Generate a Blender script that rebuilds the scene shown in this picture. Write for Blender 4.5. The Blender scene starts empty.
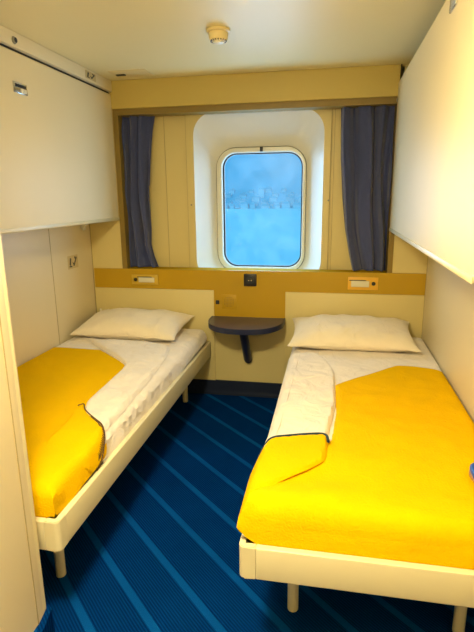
import bpy, bmesh, math, random
import numpy as np
from mathutils import Vector, Matrix, noise
from mathutils.geometry import delaunay_2d_cdt

# ------------------------------------------------------------ camera, sky, light, exposure
sc = bpy.context.scene
col = sc.collection
yaw, pitch, roll = .19, -.238, -.011
fw = Vector((-math.sin(yaw)*math.cos(pitch), math.cos(yaw)*math.cos(pitch), math.sin(pitch)))
r = fw.cross(Vector((0, 0, 1))).normalized(); u = r.cross(fw)
r2 = r*math.cos(roll)+u*math.sin(roll); u2 = -r*math.sin(roll)+u*math.cos(roll)
cd = bpy.data.cameras.new('camera'); cam = bpy.data.objects.new('camera', cd); col.objects.link(cam)
M = Matrix((r2, u2, -fw)).transposed().to_4x4(); M.translation = Vector((1.663, -3.248, 1.376))
cam.matrix_world = M
cd.sensor_fit = 'HORIZONTAL'; cd.sensor_width = 36; cd.lens = 495.471/474*36; cd.clip_start = .02; cd.clip_end = 5000
sc.camera = cam

sc.view_settings.view_transform = 'Standard'; sc.view_settings.look = 'None'
sc.view_settings.gamma = 1; sc.view_settings.use_curve_mapping = False
sc.view_settings.exposure = 0.0

wd = bpy.data.worlds.new('overcast_sky'); sc.world = wd; wd.use_nodes = True
bg = wd.node_tree.nodes['Background']
bg.inputs['Color'].default_value = (.11, .54, .91, 1); bg.inputs['Strength'].default_value = 1.1

LAMPCOL = (1.0, .87, .53)
def area(name, loc, sx, sy, power, color, rot=(0, 0, 0)):
    l = bpy.data.lights.new(name, 'AREA'); l.shape = 'RECTANGLE'; l.size = sx; l.size_y = sy
    l.energy = power; l.color = color
    o = bpy.data.objects.new(name, l); o.location = loc; o.rotation_euler = rot; col.objects.link(o); return o
area('lamp_light', (1.12, -2.60, 1.985), .30, .30, 40, LAMPCOL)
pl = bpy.data.lights.new('lamp_globe_light', 'POINT'); pl.energy = 27; pl.color = LAMPCOL; pl.shadow_soft_size = .09
po = bpy.data.objects.new('lamp_globe_light', pl); po.location = (1.12, -2.60, 1.90); col.objects.link(po)
area('daylight', (1.167, .42, 1.27), .62, .84, 14, (.45, .72, 1.0), (math.radians(-90), 0, 0))

sun = bpy.data.lights.new('shore_fill_sun', 'SUN'); sun.energy = 1.0; sun.angle = .3; sun.color = (.85, .95, 1.0)  # weak sun added to brighten the hills, houses and sea outside
so_ = bpy.data.objects.new('shore_fill_sun', sun); so_.rotation_euler = (math.radians(48), 0, math.radians(12)); col.objects.link(so_)

# ------------------------------------------------------------ materials
MATS = {}
def mat(name, color, rough=.5, metal=0., bump=None, bscale=200., var=0., vscale=3., coat=0., spec=.5, **kw):
    m = bpy.data.materials.new(name); m.use_nodes = True
    nt = m.node_tree; b = nt.nodes['Principled BSDF']
    b.inputs['Base Color'].default_value = (*color, 1); b.inputs['Roughness'].default_value = rough
    b.inputs['Metallic'].default_value = metal; b.inputs['Specular IOR Level'].default_value = spec
    if coat: b.inputs['Coat Weight'].default_value = coat
    tc = nt.nodes.new('ShaderNodeTexCoord')
    if var:
        n = nt.nodes.new('ShaderNodeTexNoise'); n.inputs['Scale'].default_value = vscale; n.inputs['Detail'].default_value = 4
        mx = nt.nodes.new('ShaderNodeMix'); mx.data_type = 'RGBA'
        mx.inputs[6].default_value = (*[c*(1-var) for c in color], 1); mx.inputs[7].default_value = (*[min(1, c*(1+var)) for c in color], 1)
        nt.links.new(tc.outputs['Object'], n.inputs['Vector']); nt.links.new(n.outputs['Fac'], mx.inputs[0]); nt.links.new(mx.outputs[2], b.inputs['Base Color'])
    if bump:
        n2 = nt.nodes.new('ShaderNodeTexNoise'); n2.inputs['Scale'].default_value = bscale; n2.inputs['Detail'].default_value = 3
        bp = nt.nodes.new('ShaderNodeBump'); bp.inputs['Strength'].default_value = bump; bp.inputs['Distance'].default_value = .002
        nt.links.new(tc.outputs['Object'], n2.inputs['Vector']); nt.links.new(n2.outputs['Fac'], bp.inputs['Height']); nt.links.new(bp.outputs[0], b.inputs['Normal'])
    for k, v in kw.items(): b.inputs[k].default_value = v
    MATS[name] = m; return m
mat('wall_laminate', (.74, .64, .42), .4, bump=.05, bscale=300, var=.02)
mat('far_wall_laminate', (.67, .56, .25), .4, bump=.05, bscale=300, var=.02)
mat('bunk_laminate', (.82, .72, .49), .5, bump=.03, bscale=300, var=.02)
mat('ceiling_paint', (.88, .78, .45), .45, bump=.03, bscale=150, var=.03, vscale=1.5)
mat('beam_paint', (.58, .45, .12), .45, var=.02)
mat('mustard_laminate', (.48, .29, .004), .4, var=.03)
mat('mustard_plate', (.62, .41, .04), .4)
mat('olive_trim', (.24, .16, .03), .45)
mat('bed_metal', (.72, .64, .40), .35, bump=.03, bscale=300)
mat('white_paint', (.78, .78, .74), .3, bump=.03, bscale=80)
mat('frame_paint', (.74, .74, .66), .3)
mat('seam', (.42, .33, .16), .7)
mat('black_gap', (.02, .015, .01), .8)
mat('black_plastic', (.012, .012, .015), .35)
mat('grey_plastic', (.25, .24, .2), .3)
mat('gasket', (.02, .025, .03), .6)
mat('chrome', (.62, .62, .6), .22, 1.0)
mat('lens', (.72, .68, .52), .25)
mat('detector_plastic', (.80, .66, .34), .4)
mat('detector_cap', (.85, .8, .66), .35)
mat('table_laminate', (.045, .038, .062), .3, var=.1, vscale=30)
mat('table_edge', (.012, .018, .06), .35)
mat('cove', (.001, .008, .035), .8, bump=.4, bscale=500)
mat('sticker_paper', (.60, .48, .24), .5)
mat('ink', (.05, .045, .03), .6)
mat('blue_plastic', (.01, .07, .42), .35)
mat('amber_rim', (.35, .16, .01), .5)
mat('navy_thread', (.008, .03, .05), .8)
mat('brown_thread', (.10, .05, .01), .8)

def cloth(name, color, weave=900, bump=.3, rough=.9, sheen=.3, var=.04, crease=.0, cscale=9):
    m = mat(name, color, rough, var=var, vscale=14, spec=.15)
    nt = m.node_tree; b = nt.nodes['Principled BSDF']; b.inputs['Sheen Weight'].default_value = sheen
    tc = nt.nodes['Texture Coordinate'] if 'Texture Coordinate' in nt.nodes else nt.nodes.new('ShaderNodeTexCoord')
    n = nt.nodes.new('ShaderNodeTexNoise'); n.inputs['Scale'].default_value = weave; n.inputs['Detail'].default_value = 2
    bp = nt.nodes.new('ShaderNodeBump'); bp.inputs['Strength'].default_value = bump; bp.inputs['Distance'].default_value = .003
    nt.links.new(tc.outputs['Object'], n.inputs['Vector']); nt.links.new(n.outputs['Fac'], bp.inputs['Height'])
    if crease:
        c = nt.nodes.new('ShaderNodeTexNoise'); c.inputs['Scale'].default_value = cscale; c.inputs['Detail'].default_value = 5
        c.inputs['Distortion'].default_value = 1.2
        b2 = nt.nodes.new('ShaderNodeBump'); b2.inputs['Strength'].default_value = crease; b2.inputs['Distance'].default_value = .02
        nt.links.new(tc.outputs['Object'], c.inputs['Vector']); nt.links.new(c.outputs['Fac'], b2.inputs['Height']); nt.links.new(bp.outputs[0], b2.inputs['Normal'])
        nt.links.new(b2.outputs[0], b.inputs['Normal'])
    else: nt.links.new(bp.outputs[0], b.inputs['Normal'])
    return m
cloth('yellow_fleece', (.79, .46, .001), weave=150, bump=.9, sheen=0, crease=.35, cscale=6)
MATS['yellow_fleece'].node_tree.nodes['Principled BSDF'].inputs['Specular IOR Level'].default_value = .03
cloth('white_cotton', (.84, .75, .66), weave=1200, bump=.12, crease=.8, cscale=10)
cloth('pillow_cotton', (.84, .74, .58), weave=1200, bump=.1, crease=.8, cscale=8)
cloth('curtain_cloth', (.062, .078, .20), weave=900, bump=.2, var=.1)

def carpet_mat():
    m = bpy.data.materials.new('striped_carpet'); m.use_nodes = True; nt = m.node_tree; L = nt.links
    b = nt.nodes['Principled BSDF']; b.inputs['Roughness'].default_value = 1; b.inputs['Specular IOR Level'].default_value = 0
    N = nt.nodes.new
    g = N('ShaderNodeNewGeometry'); dp = N('ShaderNodeVectorMath'); dp.operation = 'DOT_PRODUCT'
    dp.inputs[1].default_value = (.687, .727, 0); L.new(g.outputs['Position'], dp.inputs[0])
    def mth(op, a, bb=None, cc=None):
        n = N('ShaderNodeMath'); n.operation = op
        for i, v in enumerate((a, bb, cc)):
            if v is None: continue
            if isinstance(v, (int, float)): n.inputs[i].default_value = v
            else: L.new(v, n.inputs[i])
        return n.outputs[0]
    c = dp.outputs['Value']
    t = mth('FRACT', mth('DIVIDE', mth('ADD', c, 10.299+.0135), .172))      # stripe spacing 17 cm
    stripe = mth('LESS_THAN', t, .155)
    ribs = mth('SINE', mth('MULTIPLY', c, 2*math.pi/.0095))
    rib01 = mth('MULTIPLY_ADD', ribs, .5, .5)
    n1 = N('ShaderNodeTexNoise'); n1.inputs['Scale'].default_value = 350; n1.inputs['Detail'].default_value = 3
    n2 = N('ShaderNodeTexNoise'); n2.inputs['Scale'].default_value = 4; n2.inputs['Detail'].default_value = 4
    L.new(g.outputs['Position'], n1.inputs['Vector']); L.new(g.outputs['Position'], n2.inputs['Vector'])
    def mix(f, a, bb):
        x = N('ShaderNodeMix'); x.data_type = 'RGBA'
        L.new(f, x.inputs[0]) if not isinstance(f, float) else None
        for i, v in ((6, a), (7, bb)):
            if isinstance(v, tuple): x.inputs[i].default_value = (*v, 1)
            else: L.new(v, x.inputs[i])
        return x.outputs[2]
    ground = mix(rib01, (.0006, .015, .088), (.001, .036, .18))
    st = mix(n1.outputs['Fac'], (.001, .045, .20), (.003, .078, .31))
    cc = mix(stripe, ground, st)
    v = mth('MULTIPLY_ADD', n2.outputs['Fac'], .5, .75); v2 = mth('MULTIPLY', v, mth('MULTIPLY_ADD', n1.outputs['Fac'], .6, .7))
    vm = N('ShaderNodeVectorMath'); vm.operation = 'SCALE'; L.new(cc, vm.inputs[0]); L.new(v2, vm.inputs['Scale'])
    L.new(vm.outputs[0], b.inputs['Base Color'])
    bp = N('ShaderNodeBump'); bp.inputs['Strength'].default_value = .5; bp.inputs['Distance'].default_value = .003
    L.new(mth('ADD', mth('MULTIPLY', rib01, mth('SUBTRACT', 1., stripe)), mth('MULTIPLY', n1.outputs['Fac'], .6)), bp.inputs['Height']); L.new(bp.outputs[0], b.inputs['Normal'])
    MATS['carpet'] = m
carpet_mat()

# ------------------------------------------------------------ helpers
def new_bm(): return bmesh.new()
def box(bm, x0, x1, y0, y1, z0, z1, bev=0., seg=2):
    t = bmesh.new(); bmesh.ops.create_cube(t, size=1)
    for v in t.verts:
        v.co = Vector(((x0+x1)/2+v.co.x*(x1-x0), (y0+y1)/2+v.co.y*(y1-y0), (z0+z1)/2+v.co.z*(z1-z0)))
    if bev: bmesh.ops.bevel(t, geom=list(t.edges), offset=bev, segments=seg, profile=.5, affect='EDGES')
    merge(bm, t)
def merge(bm, t, mtx=None):
    if mtx is not None: bmesh.ops.transform(t, matrix=mtx, verts=t.verts)
    me = bpy.data.meshes.new('tmp'); t.to_mesh(me); t.free(); bm.from_mesh(me); bpy.data.meshes.remove(me)
def cyl(bm, p0, p1, ra, rb=None, seg=24, bev=0.):
    p0, p1 = Vector(p0), Vector(p1); rb = ra if rb is None else rb
    t = bmesh.new(); d = p1-p0
    bmesh.ops.create_cone(t, cap_ends=True, cap_tris=False, segments=seg, radius1=ra, radius2=rb, depth=d.length)
    if bev:
        es = [e for e in t.edges if abs(e.verts[0].co.z-e.verts[1].co.z) < 1e-6]
        bmesh.ops.bevel(t, geom=es, offset=bev, segments=3, profile=.5, affect='EDGES')
    q = d.to_track_quat('Z', 'Y')
    merge(bm, t, Matrix.Translation((p0+p1)/2) @ q.to_matrix().to_4x4())
def lathe(bm, cx, cy, prof, seg=40):
    rings = []
    for (rr, z) in prof:
        rings.append([bm.verts.new((cx+rr*math.cos(2*math.pi*k/seg), cy+rr*math.sin(2*math.pi*k/seg), z)) for k in range(seg)])
    for a, b in zip(rings, rings[1:]):
        for k in range(seg): bm.faces.new((a[k], a[(k+1) % seg], b[(k+1) % seg], b[k]))
    bm.faces.new(rings[0]); bm.faces.new(rings[-1])
def tube(bm, pts, rad, seg=8):
    pts = [Vector(p) for p in pts]; rings = []
    for i, p in enumerate(pts):
        d = (pts[min(i+1, len(pts)-1)]-pts[max(i-1, 0)]).normalized()
        a = d.cross(Vector((0, 0, 1)));  a = a.normalized() if a.length > 1e-4 else Vector((1, 0, 0)); b = d.cross(a)
        rings.append([bm.verts.new(p+rad*(a*math.cos(2*math.pi*k/seg)+b*math.sin(2*math.pi*k/seg))) for k in range(seg)])
    for a, b in zip(rings, rings[1:]):
        for k in range(seg): bm.faces.new((a[k], a[(k+1) % seg], b[(k+1) % seg], b[k]))
    bm.faces.new(rings[0]); bm.faces.new(rings[-1])
def prism(bm, outline, y0, y1, axis='y'):
    """outline of (a, b) pairs in the plane across the axis, pushed from y0 to y1"""
    def P(a, b, c):
        return {'y': (a, c, b), 'x': (c, a, b), 'z': (a, b, c)}[axis]
    A = [bm.verts.new(P(a, b, y0)) for a, b in outline]; B = [bm.verts.new(P(a, b, y1)) for a, b in outline]
    n = len(A); bm.faces.new(A); bm.faces.new(B[::-1])
    for k in range(n): bm.faces.new((A[k], B[k], B[(k+1) % n], A[(k+1) % n]))
def rrect(x0, x1, z0, z1, rad, seg=10):
    o = []
    for cx, cz, a0 in ((x1-rad, z1-rad, 0), (x0+rad, z1-rad, 90), (x0+rad, z0+rad, 180), (x1-rad, z0+rad, 270)):
        for k in range(seg+1):
            a = math.radians(a0+90*k/seg); o.append((cx+rad*math.cos(a), cz+rad*math.sin(a)))
    return o
def bridge(bm, A, ya, B, yb):
    va = [bm.verts.new((a, ya, b)) for a, b in A]; vb = [bm.verts.new((a, yb, b)) for a, b in B]; n = len(va)
    for k in range(n): bm.faces.new((va[k], va[(k+1) % n], vb[(k+1) % n], vb[k]))
def thing(name, label, cat, loc, group=None):
    o = bpy.data.objects.new(name, None); o.location = loc; o.empty_display_size = .05; col.objects.link(o)
    o['label'] = label; o['category'] = cat
    if group: o['group'] = group
    return o
def obj(name, bm, m, parent=None, smooth=True, label=None):
    bmesh.ops.remove_doubles(bm, verts=bm.verts, dist=1e-6)
    bmesh.ops.recalc_face_normals(bm, faces=bm.faces)
    me = bpy.data.meshes.new(name); bm.to_mesh(me); bm.free()
    o = bpy.data.objects.new(name, me); col.objects.link(o)
    me.materials.append(MATS[m])
    root = parent
    if parent is not None:
        while root.parent: root = root.parent
        me.transform(Matrix.Translation(-root.location)); o.parent = parent
    if smooth:
        me.shade_smooth(); me.set_sharp_from_angle(angle=math.radians(38))
    if label: o['label'] = label
    return o
def tag(o, label, cat, group=None, kind=None):
    if label: o['label'] = label
    if cat: o['category'] = cat
    if group: o['group'] = group
    if kind: o['kind'] = kind
    return o
def origin(o, loc):
    """move a one-mesh thing's origin to its base"""
    o.data.transform(Matrix.Translation(-Vector(loc))); o.location = loc; return o
def struct(name, bm, m, smooth=False):
    o = obj(name, bm, m, None, smooth); o['kind'] = 'structure'; return o

W = 2.25; HC = 2.10; BACK = -3.95
# ------------------------------------------------------------ room shell
bm = new_bm(); box(bm, -.15, W+.15, BACK-.1, .13, -.05, 0); struct('floor', bm, 'carpet')
bm = new_bm(); box(bm, -.15, W+.15, BACK-.1, .14, HC, HC+.05); struct('ceiling', bm, 'ceiling_paint')
bm = new_bm(); box(bm, -.1, 0, BACK, .14, 0, HC); wl = struct('wall_left', bm, 'wall_laminate')
bm = new_bm(); box(bm, W, W+.1, BACK, .14, 0, HC); struct('wall_right', bm, 'wall_laminate')
bm = new_bm(); box(bm, -.1, W+.1, BACK-.1, BACK, 0, HC); struct('wall_back', bm, 'wall_laminate')
# far wall: side strips, low part, recess behind curtains with hole for the moulded window box
WIN0, WIN1 = .70, 1.62
bm = new_bm()
box(bm, 0, .228, 0, .14, 0, HC); box(bm, 2.043, W, 0, .14, 0, HC)
box(bm, .228, 2.043, 0, .11, 0, .887)
box(bm, .228, WIN0, .13, .14, .75, HC); box(bm, WIN1, 2.043, .13, .14, .75, HC)
box(bm, WIN0, WIN1, .13, .14, 1.92, HC)
struct('wall_far', bm, 'far_wall_laminate')
bm = new_bm(); box(bm, -.6, WIN0-.02, .46, .48, -.2, 2.6); box(bm, WIN1+.02, 2.9, .46, .48, -.2, 2.6)
box(bm, WIN0-.02, WIN1+.02, .46, .48, 1.95, 2.6); box(bm, WIN0-.02, WIN1+.02, .46, .48, -.2, .7)
struct('wall_hull', bm, 'white_paint')
bm = new_bm(); box(bm, .228, 2.018, -.022, .10, 1.931, HC, .003); struct('trim_1', bm, 'beam_paint')
bm = new_bm()   # olive frame round the recess
box(bm, .228, .262, -.006, .10, .887, 1.931); box(bm, 2.012, 2.043, -.006, .10, .887, 1.931); box(bm, .262, 2.012, -.006, .10, 1.893, 1.931)
struct('trim_2', bm, 'olive_trim')
bm = new_bm(); box(bm, .012, W, -.008, 0, .752, .889); struct('trim_3', bm, 'mustard_laminate')
mat('sill_laminate', (.48, .29, .01), .9, spec=.05)
bm = new_bm(); box(bm, .263, 2.011, .0005, .112, .887, .8885); struct('trim_9', bm, 'sill_laminate')
bm = new_bm(); box(bm, .878, 1.372, -.005, 0, .566, .752); struct('trim_4', bm, 'mustard_laminate')
# carpet cove at the far wall
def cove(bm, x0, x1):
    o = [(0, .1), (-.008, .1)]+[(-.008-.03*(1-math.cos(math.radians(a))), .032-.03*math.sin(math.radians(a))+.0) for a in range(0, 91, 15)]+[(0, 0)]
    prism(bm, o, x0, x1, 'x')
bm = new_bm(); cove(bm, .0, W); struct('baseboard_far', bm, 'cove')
# panel seams
bm = new_bm()
box(bm, .527, .530, .128, .130, .887, 1.90); box(bm, 1.655, 1.658, .128, .130, .887, 1.9)
struct('trim_5', bm, 'seam')
bm = new_bm(); box(bm, 0, .002, -.521, -.518, .4, 1.25); box(bm, W-.002, W, -.02, -.012, .45, 1.2); struct('trim_6', bm, 'seam')
bm = new_bm(); box(bm, .0, .004, -.004, 0, .4, 1.93); struct('trim_7', bm, 'seam')
bm = new_bm(); box(bm, 2.018, 2.024, -.022, 0, 1.931, HC); struct('trim_8', bm, 'black_gap')

# ------------------------------------------------------------ window
bm = new_bm()
outer = rrect(.682, 1.635, .78, 1.925, .006); inner = rrect(.733, 1.592, .80, 1.908, .14)
bridge(bm, outer, .116, inner, .116); bridge(bm, outer, .116, outer, .129); bridge(bm, inner, .116, inner, .126)
win = struct('window_1', bm, 'far_wall_laminate')
bm = new_bm(); e0 = rrect(.678, 1.639, .78, 1.93, .006); bridge(bm, e0, .122, outer, .122); obj('panel_joint', bm, 'seam', win)
bm = new_bm()
fr = rrect(.845, 1.476, .831, 1.701, .141)
mid = [((a[0]*.2+b[0]*.8), (a[1]*.2+b[1]*.8)) for a, b in zip(inner, fr)]
bridge(bm, inner, .118, mid, .285); bridge(bm, mid, .285, fr, .30); bridge(bm, fr, .30, fr, .35)
obj('window_reveal', bm, 'white_paint', win)
bm = new_bm()
f1 = rrect(.846, 1.475, .832, 1.700, .14); f1b = rrect(.852, 1.469, .838, 1.694, .134); f2 = rrect(.886, 1.450, .872, 1.664, .10); f2b = rrect(.880, 1.456, .866, 1.670, .106)
bridge(bm, f1, .31, f1, .290); bridge(bm, f1, .290, f1b, .284); bridge(bm, f1b, .284, f2b, .284); bridge(bm, f2b, .284, f2, .290); bridge(bm, f2, .290, f2, .345); bridge(bm, f1, .31, f1, .345); bridge(bm, f1, .345, fr, .345)
wf = obj('window_frame', bm, 'frame_paint', win)
bm = new_bm(); bridge(bm, rrect(.8435, 1.4775, .8295, 1.7025, .1425), .2925, rrect(.848, 1.473, .834, 1.698, .138), .2875); obj('frame_seal', bm, 'grey_plastic', win)
bm = new_bm(); g1 = rrect(.886, 1.450, .872, 1.664, .10); g2 = rrect(.897, 1.441, .881, 1.655, .09)
bridge(bm, g1, .318, g2, .318); bridge(bm, g2, .318, g2, .345)
obj('gasket', bm, 'gasket', win)
bm = new_bm(); prism(bm, rrect(.887, 1.449, .873, 1.663, .10), .330, .336)
gm = bpy.data.materials.new('damp_glass'); gm.use_nodes = True; nt = gm.node_tree
for n in list(nt.nodes): nt.nodes.remove(n)
out = nt.nodes.new('ShaderNodeOutputMaterial'); tr = nt.nodes.new('ShaderNodeBsdfTransparent'); tr.inputs[0].default_value = (.93, .97, 1, 1)
gl = nt.nodes.new('ShaderNodeBsdfGlossy'); gl.inputs['Roughness'].default_value = .3
tl = nt.nodes.new('ShaderNodeBsdfTranslucent'); tl.inputs[0].default_value = (.8, .88, .9, 1)
nz = nt.nodes.new('ShaderNodeTexNoise'); nz.inputs['Scale'].default_value = 9; nz.inputs['Detail'].default_value = 6
tcn = nt.nodes.new('ShaderNodeTexCoord'); nt.links.new(tcn.outputs['Object'], nz.inputs['Vector'])
mr = nt.nodes.new('ShaderNodeMapRange'); mr.inputs[1].default_value = .3; mr.inputs[2].default_value = .8; mr.inputs[3].default_value = .008; mr.inputs[4].default_value = .03
nt.links.new(nz.outputs['Fac'], mr.inputs[0])
m1 = nt.nodes.new('ShaderNodeMixShader'); m2 = nt.nodes.new('ShaderNodeMixShader'); m2.inputs[0].default_value = .02
nt.links.new(mr.outputs[0], m1.inputs[0]); nt.links.new(tr.outputs[0], m1.inputs[1]); nt.links.new(tl.outputs[0], m1.inputs[2])
nt.links.new(m1.outputs[0], m2.inputs[1]); nt.links.new(gl.outputs[0], m2.inputs[2]); nt.links.new(m2.outputs[0], out.inputs[0])
MATS['glass'] = gm
obj('window_pane', bm, 'glass', win)
bm = new_bm(); box(bm, 1.157, 1.177, .272, .290, 1.668, 1.700, .003); obj('window_latch', bm, 'black_plastic', win)
for x, z in ((.706, 1.318), (1.630, 1.34)):
    bm = new_bm(); cyl(bm, (x, .116, z), (x, .112, z), .006, .005); obj('screw', bm, 'grey_plastic', win)

# ------------------------------------------------------------ outside: sea, shore, town, haze
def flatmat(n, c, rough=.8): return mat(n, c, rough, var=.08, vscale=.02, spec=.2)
flatmat('sea_water', (.15, .64, .74), .6); flatmat('hill_haze_blue', (.03, .40, .55)); flatmat('house_wall', (.17, .56, .66)); flatmat('house_roof', (.09, .48, .60))  # distance haze is mixed into the hill and house colours
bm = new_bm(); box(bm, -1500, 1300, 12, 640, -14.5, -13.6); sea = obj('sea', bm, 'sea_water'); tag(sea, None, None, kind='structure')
random.seed(4)
def hill_z(x, y):
    t = max(0, (y-592)/500)
    ridge = 100+30*noise.noise(Vector((x*.004, 3.1, 0)))+14*noise.noise(Vector((x*.015, 9.1, 0)))+30*math.exp(-((x-60)/120)**2)
    return -14+ridge*(.25*min(1, t*3)+.75*t**1.3)*1.8+3*noise.noise(Vector((x*.02, y*.02, 1)))
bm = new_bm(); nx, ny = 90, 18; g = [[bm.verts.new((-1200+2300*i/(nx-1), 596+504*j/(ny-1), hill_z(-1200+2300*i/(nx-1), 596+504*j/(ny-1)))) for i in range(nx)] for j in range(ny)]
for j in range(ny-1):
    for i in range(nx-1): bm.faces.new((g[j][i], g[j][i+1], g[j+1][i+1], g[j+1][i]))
hl = obj('hills', bm, 'hill_haze_blue'); tag(hl, None, None, kind='structure')
def house(k, x, y, w, d, h, z0):
    lab, grp = (('pale hazy building on the far waterline, seen through the window', 'waterline buildings across the water') if k == 0 else
                ('pale hazy building on the hillside above the far waterline', 'hillside buildings across the water'))
    t = thing('town_building', lab, 'building', (x, y, z0), grp)
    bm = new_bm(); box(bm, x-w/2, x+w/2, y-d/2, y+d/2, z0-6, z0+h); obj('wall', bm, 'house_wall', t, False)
    bm = new_bm()
    prism(bm, [(x-w/2-.5, z0+h), (x+w/2+.5, z0+h), (x+w*.3, z0+h+2.5), (x-w*.3, z0+h+2.5)], y-d/2-.5, y+d/2+.5); obj('roof', bm, 'house_roof', t, False)
for row in range(5):
    x = -150+row*5; y = 594+row*12
    while x < 62:
        wv = random.uniform(3.5, 10); hv = random.uniform(2.5, 6)+(6 if random.random() < .12 else 0)
        house(row, x+wv/2, y, wv, 9, hv, max(-13.5, hill_z(x+wv/2, y-5))); x += wv+random.uniform(1, 9)+row*3

# ------------------------------------------------------------ ceiling items
sd = thing('smoke_detector', 'round cream smoke detector on the ceiling', 'smoke detector', (1.13, -.845, HC))
bm = new_bm(); lathe(bm, 1.13, -.845, [(.052, HC), (.054, HC-.003), (.054, HC-.010), (.046, HC-.014)]); obj('base', bm, 'detector_plastic', sd)
bm = new_bm(); lathe(bm, 1.13, -.845, [(.043, HC-.013), (.045, HC-.018), (.042, HC-.038), (.034, HC-.046)]); obj('body', bm, 'detector_plastic', sd)
bm = new_bm(); lathe(bm, 1.13, -.845, [(.024, HC-.046), (.024, HC-.053), (.020, HC-.056)]); obj('cap', bm, 'detector_cap', sd, label='paler centre cap')
for k in range(18):
    a = 2*math.pi*k/18; bm = new_bm(); c = Vector((1.13+.0345*math.cos(a), -.845+.0345*math.sin(a), HC-.046))
    cyl(bm, c+Vector((0, 0, .012)), c+Vector((0, 0, -.003)), .0025, seg=8); obj('vent_slot', bm, 'black_plastic', sd)
hp = thing('ceiling_hatch', 'flush rectangular access plate in the ceiling above left curtain', 'hatch', (.43, -.16, HC))
bm = new_bm(); box(bm, .325, .555, -.26, -.10, HC-.004, HC, .001); obj('plate', bm, 'detector_plastic', hp)
bm = new_bm(); box(bm, .342, .40, -.185, -.160, HC-.010, HC-.003, .003); obj('slot', bm, 'black_plastic', hp)

# lamp (over the gangway, above the photographer's view)
lp = thing('ceiling_light', 'round domed cream ceiling lamp over the aisle, out of view', 'lamp', (1.12, -2.60, HC))
bm = new_bm(); lathe(bm, 1.12, -2.60, [(.18, HC), (.18, HC-.02), (.165, HC-.028)]); obj('housing', bm, 'white_paint', lp)
em = bpy.data.materials.new('lamp_diffuser'); em.use_nodes = True
em.node_tree.nodes['Principled BSDF'].inputs['Emission Color'].default_value = (*LAMPCOL, 1); em.node_tree.nodes['Principled BSDF'].inputs['Emission Strength'].default_value = 5
MATS['diffuser'] = em
bm = new_bm(); lathe(bm, 1.12, -2.60, [(.16*math.cos(math.radians(a)), HC-.028-.075*math.sin(math.radians(a))) for a in range(0, 86, 8)]); obj('diffuser', bm, 'diffuser', lp)

# ------------------------------------------------------------ curtains
def curtain(name, label, prof, nf, seed, y0=.065):
    """prof: rows (z, x left, x right) from top to bottom"""
    nu, nv = 150, 70; rnd = random.Random(seed); ph = rnd.uniform(0, 6)
    zs = [p[0] for p in prof]; bm = new_bm(); F = []; B = []
    for j in range(nv):
        z = zs[0]+(zs[-1]-zs[0])*j/(nv-1)
        xa = float(np.interp(-z, [-q for q in zs], [p[1] for p in prof])); xb = float(np.interp(-z, [-q for q in zs], [p[2] for p in prof]))
        rf, rb = [], []
        for i in range(nu):
            s = i/(nu-1); w = noise.noise(Vector((s*2.2+seed, z*1.6, seed)))*1.7
            amp = .028+.016*noise.noise(Vector((s*3, z*2, seed+5)))
            y = y0+amp*math.sin(2*math.pi*nf*s+ph+w*2.2)+.008*math.sin(2*math.pi*nf*2.3*s+w*5)
            y -= .010*max(0, math.sin((s*3.2+z*4.2)*2+seed))*(1 if z < 1.45 else .2)
            x = xa+(xb-xa)*s+.006*math.cos(2*math.pi*nf*s+ph)*(0 if i in (0, nu-1) else 1)
            rf.append(bm.verts.new((x, y, z))); rb.append(bm.verts.new((x, y+.003, z)))
        F.append(rf); B.append(rb)
    for j in range(nv-1):
        for i in range(nu-1):
            bm.faces.new((F[j][i], F[j][i+1], F[j+1][i+1], F[j+1][i])); bm.faces.new((B[j][i], B[j+1][i], B[j+1][i+1], B[j][i+1]))
        bm.faces.new((F[j][0], F[j+1][0], B[j+1][0], B[j][0])); bm.faces.new((F[j][-1], B[j][-1], B[j+1][-1], F[j+1][-1]))
    for i in range(nu-1):
        bm.faces.new((F[0][i], B[0][i], B[0][i+1], F[0][i+1])); bm.faces.new((F[-1][i], F[-1][i+1], B[-1][i+1], B[-1][i]))
    o = obj(name, bm, 'curtain_cloth'); c = ((prof[0][1]+prof[0][2])/2, y0, zs[-1]); origin(o, c)
    tag(o, label, 'curtain', 'navy curtains beside the window'); return o
curtain('curtain', 'navy curtain gathered at the left of the window, above left bed',
        [(1.91, .268, .49), (1.8, .268, .465), (1.6, .268, .445), (1.35, .268, .428), (1.15, .268, .428), (1.05, .268, .42), (.97, .268, .44), (.895, .268, .468)], 2.6, 2)
curtain('curtain', 'navy curtain gathered at the right of the window, above right bed',
        [(1.91, 1.69, 2.008), (1.6, 1.70, 2.008), (1.35, 1.72, 2.008), (1.15, 1.745, 2.008), (1.0, 1.775, 2.008), (.895, 1.80, 2.008)], 3.1, 7)
bm = new_bm(); cyl(bm, (.264, .065, 1.905), (2.01, .065, 1.905), .008); ct = obj('curtain_rail', bm, 'olive_trim'); origin(ct, (1.14, .065, 1.905)); tag(ct, 'slim dark curtain rail along the top of the window recess', 'curtain rail')

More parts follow.
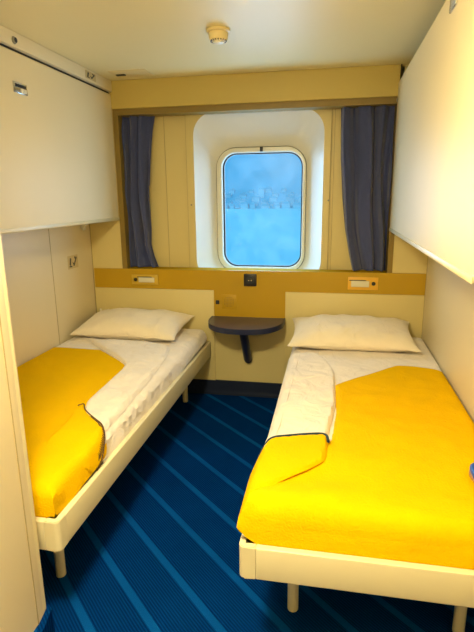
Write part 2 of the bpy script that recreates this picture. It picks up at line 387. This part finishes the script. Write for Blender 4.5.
# ------------------------------------------------------------ upper bunks folded to the walls
def bunk(label, x0, x1, y0, y1, z0, z1, inner):
    t = thing('folded_bunk', label, 'bunk bed', ((x0+x1)/2, (y0+y1)/2, z0), 'folded upper bunks')
    bm = new_bm(); box(bm, x0, x1, y0, y1, z0, z1, .012, 4); obj('panel', bm, 'bunk_laminate', t)
    s = 1 if inner > (x0+x1)/2 else -1
    bm = new_bm(); box(bm, min(inner, inner+s*.004), max(inner, inner+s*.004), y0+.004, y1-.004, z0+.003, z0+.022, .0015); obj('edge_strip', bm, 'bed_metal', t)
    return t
bL = bunk('cream folded upper bunk on the left wall above left bed', .002, .229, -2.02, -.012, 1.221, 2.022, .229)
bm = new_bm()
box(bm, .2275, .2335, -1.069, -.963, 1.842, 1.890, .003); lt = obj('latch', bm, 'chrome', bL, label='chrome recessed latch')
bm = new_bm(); box(bm, .2325, .2345, -1.058, -.974, 1.868, 1.882, .0008); obj('recess', bm, 'black_plastic', lt)
for y in (-1.008, -.985):
    bm = new_bm(); box(bm, .2325, .240, y-.008, y+.008, 1.848, 1.866, .003); obj('catch', bm, 'white_paint', lt)
bm = new_bm(); prism(bm, [(.004, 1.221), (.06, 1.221), (.052, 1.205), (.03, 1.185), (.026, 1.165), (.012, 1.16), (.004, 1.18)], -.135, -.11); obj('bracket', bm, 'white_paint', bL, label='small white hinge bracket')
bR = bunk('cream folded upper bunk on the right wall above right bed', 2.008, W-.002, -1.955, -.03, 1.154, 2.008, 2.008)
bm = new_bm(); box(bm, 2.002, 2.0095, -1.487, -1.40, 1.928, 2.0, .003); lt = obj('latch', bm, 'chrome', bR, label='chrome recessed latch')
bm = new_bm(); box(bm, 2.0005, 2.003, -1.475, -1.412, 1.97, 1.99, .0008); obj('recess', bm, 'black_plastic', lt)
bm = new_bm(); cyl(bm, (2.009, -.055, 1.905), (2.002, -.055, 1.905), .013, .011); obj('bolt', bm, 'grey_plastic', bR)
# fascia over the left bunk
fa = thing('bunk_fascia', 'long cream fascia box between left bunk and ceiling', 'fascia', (.12, -1.0, 2.034))
bm = new_bm(); box(bm, .001, .240, -2.02, -.004, 2.034, HC-.001, .003); obj('panel', bm, 'bunk_laminate', fa)
bm = new_bm(); box(bm, .01, .215, -2.01, -.02, 2.023, 2.036); obj('shadow_gap_strip', bm, 'black_gap', fa)  # black strip added as the shadow in the gap above the bunk
bm = new_bm(); cyl(bm, (.238, -1.04, 2.060), (.245, -1.04, 2.060), .017, .015, bev=.002); lk = obj('lock', bm, 'grey_plastic', fa)
bm = new_bm(); cyl(bm, (.244, -1.034, 2.062), (.2465, -1.034, 2.062), .009, .011); obj('keyhole', bm, 'black_plastic', lk)
def pictogram(x, y0, y1, z0, z1, label, loc):
    t = thing('safety_sticker', label, 'sticker', loc, 'safety stickers')
    bm = new_bm(); box(bm, x, x+.0015, y0, y1, z0, z1); obj('backing', bm, 'sticker_paper', t)
    w, h = y1-y0, z1-z0; X = x+.0014
    bm = new_bm()                                                       # figure lying, seated bar, slanting strap
    def P(a, b): return (y0+w*a, z0+h*b)
    for poly in ([(.14, .30), (.26, .24), (.34, .78), (.22, .84)], [(.12, .14), (.38, .12), (.38, .22), (.12, .24)],
                 [(.50, .20), (.60, .16), (.90, .80), (.82, .86)], [(.44, .5), (.52, .44), (.60, .30), (.52, .26)], [(.66, .74), (.76, .70), (.76, .86), (.66, .90)]):
        prism(bm, [P(*q) for q in poly], X, X+.0012, 'x')
    obj('pictogram', bm, 'ink', t)
pictogram(.2402, -.375, -.245, 2.046, 2.088, 'small pictogram sticker on the fascia above left bunk', (.2362, -.30, 2.046))
pictogram(.0, -.335, -.205, .925, 1.010, 'small pictogram sticker on the left wall above left pillow', (0, -.27, .925))

# ------------------------------------------------------------ headboards, reading lights, sockets
for x0, x1, lab in ((.012, .880, 'cream headboard panel on the far wall behind left bed'), (1.370, W, 'cream headboard panel on the far wall behind right bed')):
    t = None; bm = new_bm(); box(bm, x0, x1, -.0145, -.0005, .10, .751, .003)
    o = obj('headboard', bm, 'far_wall_laminate'); origin(o, ((x0+x1)/2, 0, .10)); tag(o, lab, 'headboard', 'headboard panels')
mat('amber_plate', (.80, .45, .04), .4)
def reading(label, x0, x1, z0, z1, lens, knob, lz, pm='mustard_plate'):
    t = thing('reading_light', label, 'reading light', ((x0+x1)/2, -.008, z0), 'bedside reading lights')
    bm = new_bm(); box(bm, x0, x1, -.016, -.008, z0, z1, .003); obj('plate', bm, pm, t)
    bm = new_bm(); box(bm, lens[0], lens[1], -.026, -.015, lz[0], lz[1], .004); obj('lens', bm, 'lens', t)
    bm = new_bm(); box(bm, lens[0]-.012, lens[1]-.02, -.0185, -.0155, lz[1]-.001, lz[1]+.005, .001); obj('lens_slot', bm, 'ink', t)
    bm = new_bm(); cyl(bm, (knob, -.015, (z0+z1)/2), (knob, -.026, (z0+z1)/2), .013, .011, bev=.002); obj('switch', bm, 'black_plastic', t)
reading('reading light plate with white lens over left headboard', .293, .487, .781, .850, (.347, .462), .323, (.797, .832))
reading('reading light plate with white lens over right headboard', 1.772, 1.962, .778, .862, (1.792, 1.905), 1.932, (.798, .838), 'amber_plate')
so = thing('power_socket', 'black square socket plate in mustard band below window', 'socket', (1.133, -.008, .785))
bm = new_bm(); box(bm, 1.090, 1.176, -.018, -.008, .785, .869, .004); obj('plate', bm, 'black_plastic', so)
bm = new_bm(); cyl(bm, (1.133, -.018, .827), (1.133, -.0195, .827), .026, .025); obj('socket_ring', bm, 'gasket', so)
for dx in (-.009, .009):
    bm = new_bm(); cyl(bm, (1.133+dx, -.019, .826), (1.133+dx, -.0215, .826), .0035, seg=10); obj('contact', bm, 'chrome', so)
sw = thing('black_button', 'tiny black square button on mustard panel above table', 'button', (.905, -.005, .655))
bm = new_bm(); box(bm, .893, .918, -.013, -.005, .655, .682, .003); obj('body', bm, 'black_plastic', sw)
bm = new_bm(); box(bm, .899, .912, -.015, -.0125, .661, .676, .001); obj('rocker', bm, 'gasket', sw)
sp = thing('speaker_grille', 'small mustard speaker plate with dotted holes above table', 'speaker', (.985, -.005, .63))
bm = new_bm(); box(bm, .935, 1.035, -.0085, -.005, .622, .722, .002); obj('plate', bm, 'mustard_laminate', sp)
for i in range(7):
    for j in range(7):
        if (i-3)**2+(j-3)**2 > 13: continue
        bm = new_bm(); cyl(bm, (.985+(i-3)*.010, -.008, .672+(j-3)*.010), (.985+(i-3)*.010, -.0092, .672+(j-3)*.010), .0028, seg=8); obj('hole', bm, 'olive_trim', sp)

# ------------------------------------------------------------ half-round wall table
tb = thing('wall_table', 'dark half-round wall table on slanting tube under window', 'table', (1.118, -.005, .245))
def dshape(hw, dep, cx=1.118, y0=-.006, n=40):
    o = [(cx-hw, y0)]
    for k in range(n+1):
        a = math.pi*k/n; c, s = math.cos(a), math.sin(a)
        o.append((cx-hw*math.copysign(abs(c)**.85, c), y0-.06-(dep-.06)*abs(s)**.9))
    o.append((cx+hw, y0)); return o
bm = new_bm(); prism(bm, dshape(.246, .330), .547, .570, 'z'); obj('tabletop', bm, 'table_laminate', tb)
bm = new_bm(); o1 = dshape(.253, .338)
for z0, z1 in ((.538, .572),):
    A = [bm.verts.new((x, y, z0)) for x, y in o1]; B = [bm.verts.new((x, y, z1)) for x, y in o1]
    C = [bm.verts.new((x, y, z1)) for x, y in dshape(.244, .328)]; D = [bm.verts.new((x, y, z0)) for x, y in dshape(.244, .328)]
    n = len(A)
    for k in range(n-1):
        bm.faces.new((A[k], A[k+1], B[k+1], B[k])); bm.faces.new((B[k], B[k+1], C[k+1], C[k])); bm.faces.new((A[k], D[k], D[k+1], A[k+1])); bm.faces.new((C[k], C[k+1], D[k+1], D[k]))
obj('edge_band', bm, 'table_edge', tb, label='navy rounded edge band')
bm = new_bm(); cyl(bm, (1.118, -.225, .545), (1.118, -.03, .272), .028, bev=.012); obj('support_tube', bm, 'table_edge', tb)
bm = new_bm(); cyl(bm, (1.118, -.006, .272), (1.118, -.03, .272), .027, bev=.004); obj('wall_mount', bm, 'table_edge', tb)

# ------------------------------------------------------------ wardrobe at the left foreground
wr = thing('wardrobe', 'tall cream wardrobe corner at the foot of left bed', 'wardrobe', (.4, -2.6, 0))
out = [(.002, -2.062), (.792, -2.062), (.802, -2.064), (.805, -2.070), (.814, -2.12), (.837, -3.2), (.002, -3.2)]
bm = new_bm(); prism(bm, out, .10, HC-.002, 'z'); obj('carcass', bm, 'wall_laminate', wr)
bm = new_bm(); box(bm, .8115, .8155, -2.129, -2.125, .10, HC-.002); obj('edge_seam', bm, 'seam', wr)
bm = new_bm(); box(bm, .804, .8085, -2.088, -2.076, .11, HC-.002); obj('edge_trim', bm, 'bed_metal', wr)
bm = new_bm(); prism(bm, [(.002, -2.05), (.80, -2.05), (.822, -2.065), (.84, -2.14), (.865, -3.2), (.002, -3.2)], .0, .10, 'z'); obj('plinth', bm, 'carpet', wr)

# ------------------------------------------------------------ beds
def make_bed(label, x0, x1, y0, y1, inner_x, mat_edge):
    """inner_x: the long rail on the aisle side"""
    t = thing('single_bed', label, 'bed', ((x0+x1)/2, (y0+y1)/2, 0), 'lower beds')
    zt, zb, th = .39, .284, .022; s = 1 if inner_x == x1 else -1
    a, b = (x1-th, x1) if s == 1 else (x0, x0+th)
    bm = new_bm(); box(bm, a, b, y0+.05, y1, zb, zt, .004, 3); obj('side_rail', bm, 'bed_metal', t)
    wa, wb = (x0, x0+th) if s == 1 else (x1-th, x1)
    bm = new_bm(); box(bm, wa, wb, y0+.02, y1, zb, zt, .004); obj('wall_rail', bm, 'bed_metal', t)
    fa_, fb_ = (x0, x1-.05) if s == 1 else (x0+.05, x1)
    bm = new_bm(); box(bm, fa_, fb_, y0, y0+th, zb, zt, .004, 3); obj('foot_rail', bm, 'bed_metal', t)
    bm = new_bm(); box(bm, x0, x1, y1-th, y1, zb, zt, .004); obj('head_rail', bm, 'bed_metal', t)
    # rounded corner piece
    bm = new_bm(); R = .018; o = []; xe = inner_x; cx = xe-s*R; cy = y0+R
    o.append((xe-s*.0495, y0)); 
    for k in range(9):
        q = math.radians(90*k/8); o.append((cx+s*R*math.sin(q), cy-R*math.cos(q)))
    o.append((xe, y0+.0495)); o.append((xe-s*th, y0+.0495))
    for k in range(5):
        q = math.radians(90*k/4); o.append((cx-s*.004*math.cos(q), cy+.004*math.sin(q)))
    o.append((xe-s*.0495, y0+th))
    prism(bm, o, zb-.001, zt+.001, 'z')
    bmesh.ops.bevel(bm, geom=[e for e in bm.edges if abs(e.verts[0].co.z-e.verts[1].co.z) < 1e-6], offset=.003, segments=2, affect='EDGES')
    obj('corner_piece', bm, 'bed_metal', t)
    bm = new_bm(); box(bm, x0+th, x1-th, y0+th, y1-th, zb+.004, zb+.022); obj('base_board', bm, 'bed_metal', t)
    lx = (x0+.12, x1-.147) if s == 1 else (x0+.147, x1-.145)
    for X in lx:
        for Y in (y0+.208, y1-.17):
            bm = new_bm(); cyl(bm, (X, Y, 0), (X, Y, zb+.004), .0185, bev=.004); obj('leg', bm, 'bed_metal', t)
    # mattress with fitted white sheet, wrinkled along its side
    bm = new_bm()
    mx0, mx1, my0, my1, mz0, mz1 = mat_edge
    tbm = bmesh.new(); bmesh.ops.create_cube(tbm, size=1)
    for v in tbm.verts: v.co = Vector(((mx0+mx1)/2+v.co.x*(mx1-mx0), (my0+my1)/2+v.co.y*(my1-my0), (mz0+mz1)/2+v.co.z*(mz1-mz0)))
    bmesh.ops.bevel(tbm, geom=list(tbm.edges), offset=.035, segments=5, profile=.6, affect='EDGES')
    bmesh.ops.bisect_plane
    for k in range(1, 150):
        y = my0+(my1-my0)*k/150; bmesh.ops.bisect_plane(tbm, geom=tbm.verts[:]+tbm.edges[:]+tbm.faces[:], plane_co=(0, y, 0), plane_no=(0, 1, 0))
    for k in range(1, 26):
        x = mx0+(mx1-mx0)*k/26; bmesh.ops.bisect_plane(tbm, geom=tbm.verts[:]+tbm.edges[:]+tbm.faces[:], plane_co=(x, 0, 0), plane_no=(1, 0, 0))
    for k in range(1, 8):
        z = mz0+(mz1-mz0)*k/8; bmesh.ops.bisect_plane(tbm, geom=tbm.verts[:]+tbm.edges[:]+tbm.faces[:], plane_co=(0, 0, z), plane_no=(0, 0, 1))
    edge = mx1 if s == 1 else mx0
    for v in tbm.verts:
        d = abs(v.co.x-edge); side = max(0, 1-d/.10)*(1 if v.co.z > mz0+.05 else 0)
        w = noise.noise(Vector((v.co.y*22+v.co.z*14, v.co.z*9, s)))+.5*noise.noise(Vector((v.co.y*50-v.co.z*25, v.co.z*12, 4)))
        v.co.x += s*side*.006*w; v.co.z += side*.004*w
    merge(bm, tbm); obj('mattress', bm, 'white_cotton', t)
    return t
make_bed('left lower bed with cream frame along the left wall', .0, .853, -2.03, -.02, .853, (.024, .802, -1.96, -.045, .307, .468))
make_bed('right lower bed with cream frame along the right wall', 1.426, W, -2.035, -.02, 1.426, (1.470, W-.024, -1.965, -.045, .307, .472))

# ---- draped layers
def inside_dist(pts, poly):
    P = np.array(poly); Q = np.roll(P, -1, 0); d = np.full(len(pts), 9.)
    for a, b in zip(P, Q):
        ab = b-a; t = np.clip(((pts-a)@ab)/(ab@ab), 0, 1); d = np.minimum(d, np.hypot(*(pts-(a+t[:, None]*ab)).T))
    return d
def smoothpoly(poly, step=.012, it=0):
    """resample the outline; corners flagged sharp are kept"""
    out = []
    for k in range(len(poly)):
        a = np.array(poly[k][:2]); b = np.array(poly[(k+1) % len(poly)][:2]); n = max(1, int(np.hypot(*(b-a))/step))
        for j in range(n): out.append(tuple(a+(b-a)*j/n))
    P = np.array(out)
    for _ in range(it): P = (np.roll(P, 1, 0)+2*P+np.roll(P, -1, 0))/4
    return [tuple(p) for p in P]
def drape(name, poly, H, thick, m, parent=None, res=.010, rad=.02, warp=None, smooth_it=6, puff=None, wav=0., label=None):
    poly = smoothpoly(poly, it=smooth_it)
    if wav:
        poly = [(x+wav*noise.noise(Vector((x*18, y*18, 3))), y+wav*noise.noise(Vector((x*18, y*18, 8)))) for x, y in poly]
    P = np.array(poly); x0, y0 = P.min(0); x1, y1 = P.max(0)
    gx, gy = np.meshgrid(np.arange(x0, x1, res), np.arange(y0, y1, res)); G = np.column_stack([gx.ravel(), gy.ravel()])
    ins = np.zeros(len(G), bool); Q = np.roll(P, -1, 0)
    for a, b in zip(P, Q):
        c = ((a[1] > G[:, 1]) != (b[1] > G[:, 1]))
        if a[1] != b[1]: ins ^= c & (G[:, 0] < (b[0]-a[0])*(G[:, 1]-a[1])/(b[1]-a[1])+a[0])
    G = G[ins]; G = G[inside_dist(G, P) > res*.5]
    allp = [Vector(p) for p in P]+[Vector(p) for p in G]; nb = len(P)
    vs, es, fs, *_ = delaunay_2d_cdt(allp, [(k, (k+1) % nb) for k in range(nb)], [], 1, 1e-6)
    pts = np.array([(v.x, v.y) for v in vs]); d = inside_dist(pts, P)
    bm = new_bm(); T = []; B = []
    for (x, y), dd in zip(pts, d):
        e = math.sqrt(max(0, 1-(1-min(dd/rad, 1))**2)); h = H(x, y); p = puff(x, y) if puff else 0
        z = h+thick*e+p*min(1, dd/.03)
        if dd < 1e-5: v = bm.verts.new((x, y, h)); T.append(v); B.append(v)
        else: T.append(bm.verts.new((x, y, max(z, h+.0008)))); B.append(bm.verts.new((x, y, h-.001)))
    if warp:
        for v in bm.verts: v.co = warp(*v.co)
    for f in fs:
        try: bm.faces.new([T[i] for i in f])
        except ValueError: pass
        try: bm.faces.new([B[i] for i in f][::-1])
        except ValueError: pass
    return obj(name, bm, m, parent, label=label)
def fall(d, w, h, p=2.4):
    if d >= w: return 0.
    d = max(d, 0); return h*(1-max(0, 1-(1-d/w)**p)**(1/p))
def HL(x, y): return .4775-max(fall(.830-x, .055, .105), fall(y+2.003, .05, .105))
def HR(x, y): return .4815-max(fall(x-1.450, .055, .105), fall(y+2.010, .05, .105))
def rise(z, lo, hi): return min(1, max(0, (z-lo)/(hi-lo)))
def WL(x, y, z):
    t = rise(z, .375, .43)
    return (x+.016*t*max(0, 1-max(0, .83-x)/.14), y-.018*t*max(0, 1-(y+2.003)/.14), z)
def WR(x, y, z):
    t = rise(z, .375, .43)
    bx = .016 + .026*rise(-y, 1.52, 1.80)
    return (x-bx*t*max(0, 1-max(0, x-1.45)/.16), y-.014*t*max(0, 1-(y+2.010)/.14), z)
def NZ(a, sx, sy, seed): return lambda x, y: a*(noise.noise(Vector((x*sx, y*sy, seed)))+.4*noise.noise(Vector((x*sx*2.6+y*3, y*sy*2.6, seed+3))))

# left bed: blanket, folded white sheet
bl = thing('blanket', 'yellow fleece blanket spread on left bed', 'blanket', (.4, -1.5, .478), 'yellow blankets')
pb = NZ(.006, 4, 5, 1.)
def puffL(x, y):
    b = pb(x, y)+.012*math.exp(-((x-.62)/.12)**2-((y+1.85)/.16)**2)+.010*math.exp(-((x-.30)/.3)**2-((y+1.7)/.3)**2)
    return b*min(1, max(0, (.830-x)/.03))
drape('blanket_body', [(.006, -.60), (.323, -.608), (.53, -.79), (.61, -.87), (.66, -1.17), (.66, -1.42), (.727, -1.52), (.80, -1.59), (.828, -1.65), (.8305, -2.003), (.006, -2.003)],
      HL, .014, 'yellow_fleece', bl, puff=puffL, smooth_it=1, warp=WL)
wf_poly = [(.17, -.455), (.323, -.608), (.513, -.78), (.590, -.875), (.606, -1.00), (.610, -1.174), (.622, -1.38), (.66, -1.48), (.74, -1.55), (.80, -1.61), (.80, -1.45), (.795, -1.324), (.781, -1.008), (.752, -.685), (.722, -.515), (.52, -.44)]
bs = thing('folded_sheet', 'white sheet folded back over the blanket edge on left bed', 'sheet', (.6, -1.0, .478), 'folded white sheets')
def HL2(x, y): return HL(x, y)+.010
drape('sheet_underlay', [(.006, -.06), (.79, -.05), (.828, -.06), (.8305, -1.0), (.8305, -1.70), (.55, -1.60), (.55, -.95), (.30, -.66), (.006, -.66)], lambda x, y: HL(x, y)+.0005, .006, 'white_cotton', bs, puff=NZ(.010, 14, 14, 2.), rad=.01, warp=WL)
drape('folded_flap', wf_poly, HL2, .022, 'white_cotton', bs, puff=NZ(.011, 10, 7, 5.), rad=.022, smooth_it=5, warp=WL)
def ridge_tube(name, pts, H, m, parent, rad=.003, step=.01, dz=0., warp=None):
    P = []
    for a, b in zip(pts, pts[1:]):
        n = max(1, int(math.dist(a, b)/step))
        for j in range(n): P.append((a[0]+(b[0]-a[0])*j/n, a[1]+(b[1]-a[1])*j/n))
    P.append(pts[-1]); Q = np.array(P)
    for _ in range(4): Q[1:-1] = (Q[:-2]+2*Q[1:-1]+Q[2:])/4
    bm = new_bm(); tube(bm, [(warp or (lambda *a: a))(x, y, H(x, y)+dz) for x, y in Q], rad); return obj(name, bm, m, parent)
def HLc(x, y): return HL(x, y)+(.032*rise(y, -1.86, -1.66)-.008)*min(1, max(0, (.845-x)/.04))+.002
corner = [(.625, -1.400), (.66, -1.465), (.727, -1.531), (.785, -1.585), (.815, -1.63), (.829, -1.70), (.8295, -1.79), (.77, -1.87), (.68, -1.85), (.64, -1.75), (.645, -1.60), (.63, -1.50)]
drape('turned_corner', corner, HLc, .010, 'yellow_fleece', bl, rad=.015, smooth_it=4, puff=NZ(.003, 8, 8, 3.), warp=WL)
ridge_tube('edge_stitching', [(.612, -1.43), (.625, -1.400), (.66, -1.462), (.727, -1.528), (.786, -1.582), (.816, -1.63), (.830, -1.70), (.830, -1.76)], HLc, 'brown_thread', bl, .0026, dz=.003, warp=WL)
for k in range(26):
    t = k/25; y = -1.535-.175*t; x = float(np.interp(-y, [1.531, 1.585, 1.63, 1.70], [.727, .785, .815, .829]))
    bm = new_bm(); tube(bm, [WL(x-(.014 if x < .8 else .006), y-.003, HLc(x-(.014 if x < .8 else .006), y-.003)+.0095), WL(x-.003, y-.001, HLc(x-.005, y-.001)+.008), WL(x+.001, y, HLc(x+.001, y)+.003)], .0013, 6); obj('stitch', bm, 'brown_thread', bl)

# right bed
br = thing('blanket', 'yellow fleece blanket with navy edge on right bed', 'blanket', (1.85, -1.5, .482), 'yellow blankets')
pr = NZ(.006, 4, 5, 11.)
def puffR(x, y):
    b = pr(x, y)+.010
    b += .012*math.exp(-((y+1.93)/.07)**2)*(.8+.5*noise.noise(Vector((x*5, 0, 2))))
    b += .008*math.sin((x*2.2-y*7)*3)*math.exp(-((x-1.55)/.16)**2-((y+1.92)/.14)**2)
    return b*min(1, max(0, (x-1.450)/.03))*min(1, max(0, (y+2.010)/.03))
drape('blanket_body', [(1.69, -.99), (1.80, -.87), (2.011, -.655), (2.10, -.655), (2.209, -.69), (2.245, -.72), (2.245, -2.010), (1.47, -2.010), (1.4515, -2.008), (1.450, -1.98), (1.450, -1.85), (1.450, -1.66), (1.50, -1.60), (1.68, -1.55), (1.70, -1.3)],
      HR, .016, 'yellow_fleece', br, puff=puffR, smooth_it=2, warp=WR)
sr = thing('folded_sheet', 'white sheet folded back beside the blanket on right bed', 'sheet', (1.6, -1.0, .482), 'folded white sheets')
drape('sheet_underlay', [(1.450, -.06), (2.243, -.06), (2.243, -.80), (1.80, -1.0), (1.75, -1.62), (1.450, -1.66), (1.450, -1.2)], lambda x, y: HR(x, y)+.0005, .008, 'white_cotton', sr, puff=NZ(.006, 9, 9, 12.), rad=.012, smooth_it=3, warp=WR)
def HR2(x, y): return HR(x, y)+.012
drape('folded_flap', [(1.450, -.565), (1.60, -.545), (1.655, -.64), (1.695, -.80), (1.704, -1.0), (1.702, -1.21), (1.678, -1.46), (1.671, -1.56), (1.49, -1.63), (1.455, -1.67), (1.453, -1.2), (1.453, -.7)], HR2, .022, 'white_cotton', sr, puff=NZ(.010, 8, 7, 15.), rad=.022, smooth_it=4, warp=WR)
ridge_tube('hem', [(1.514, -.60), (1.508, -1.1), (1.497, -1.585)], HR2, 'white_cotton', sr, .0025, dz=.0225, warp=WR)
def HRc(x, y): return HR(x, y)+.030*min(1, max(0, (x-1.440)/.04))
cr = [(1.454, -1.665), (1.486, -1.603), (1.58, -1.565), (1.668, -1.540), (1.672, -1.60), (1.664, -1.725), (1.57, -1.84), (1.49, -1.955), (1.462, -1.96), (1.452, -1.85)]
drape('turned_corner', cr, HRc, .012, 'yellow_fleece', br, rad=.016, smooth_it=3, puff=NZ(.003, 8, 8, 13.), warp=WR)
ridge_tube('navy_trim', [(1.450, -1.70), (1.456, -1.662), (1.486, -1.600), (1.58, -1.560), (1.640, -1.541), (1.668, -1.541), (1.674, -1.60)], HRc, 'navy_thread', br, .0052, dz=.006, warp=WR)

# small blue case at the frame edge
bc = thing('blue_case', 'small blue case lying on yellow blanket near the right wall', 'case', (2.165, -1.77, .512))
bm = new_bm(); t_ = bmesh.new(); bmesh.ops.create_uvsphere(t_, u_segments=32, v_segments=16, radius=1)
for v in t_.verts:
    v.co = Vector([math.copysign(abs(c)**.7, c) for c in v.co])
merge(bm, t_, Matrix.Translation((2.165, -1.77, .533)) @ Matrix.Diagonal((.055, .075, .016, 1))); obj('lid', bm, 'blue_plastic', bc)
bm = new_bm(); t_ = bmesh.new(); bmesh.ops.create_uvsphere(t_, u_segments=32, v_segments=16, radius=1)
merge(bm, t_, Matrix.Translation((2.165, -1.77, .525)) @ Matrix.Diagonal((.060, .080, .012, 1))); obj('rim', bm, 'amber_rim', bc)

# ------------------------------------------------------------ pillows
def pillow(label, cx, cy, z0, w, d, h, rot, tilt, seed, ties=False):
    t = thing('pillow', label, 'pillow', (cx, cy, z0), 'white pillows')
    nu, nv = 90, 60; Mx = Matrix.Rotation(rot, 4, 'Z') @ Matrix.Rotation(tilt, 4, 'X')
    bm = new_bm()
    def P(uu, vv, side):
        e = (max(0, 1-abs(uu)**2.6))**.5*(max(0, 1-abs(vv)**2.2))**.6
        pin = 1-.13*(1-abs(uu)**2)*abs(vv)**3; pin2 = 1-.08*(1-abs(vv)**2)*abs(uu)**3
        x = uu*w/2*pin2; y = vv*d/2*pin
        z = side*h/2*e
        if side > 0:
            z += e**.5*.016*noise.noise(Vector((x*9+seed, y*7, seed)))+.004*e**.5*noise.noise(Vector((x*25, y*18, seed)))
        else: z *= .75
        edge = max(abs(uu), abs(vv)); z += .004*noise.noise(Vector((x*16, y*16, seed+2)))*edge**4
        v = Mx @ Vector((x, y, z)); return (cx+v.x, cy+v.y, max(z0, z0+h*.36+v.z))
    for side in (1, -1):
        g = [[bm.verts.new(P(-1+2*i/(nu-1), -1+2*j/(nv-1), side)) for i in range(nu)] for j in range(nv)]
        for j in range(nv-1):
            for i in range(nu-1): bm.faces.new((g[j][i], g[j][i+1], g[j+1][i+1], g[j+1][i]))
    bmesh.ops.remove_doubles(bm, verts=bm.verts, dist=2e-4)
    obj('pillowcase', bm, 'pillow_cotton', t)
    # seam piping along the front edge
    pts = []
    for i in range(60):
        x, y, z = P(-.98+1.96*i/59, -1, 1); pts.append((x, y-.001, z))
    bm = new_bm(); tube(bm, pts, .0028, 6); obj('seam', bm, 'pillow_cotton', t)
    return t, P
pL, PL = pillow('white pillow at the head of left bed', .390, -.243, .486, .71, .43, .175, math.radians(-2), math.radians(7), 3.)
for a, b in (((.07, -.08, .55), (.055, -.04, .60)), ((.09, -.06, .56), (.12, -.045, .60))):
    bm = new_bm(); tube(bm, [a, tuple((p+q)/2+dx for p, q, dx in zip(a, b, (.01, -.008, .01))), b], .007, 8); obj('tie', bm, 'pillow_cotton', pL)
pR, PR = pillow('white pillow at the head of right bed', 1.795, -.268, .492, .745, .45, .175, math.radians(1), math.radians(7), 9.)
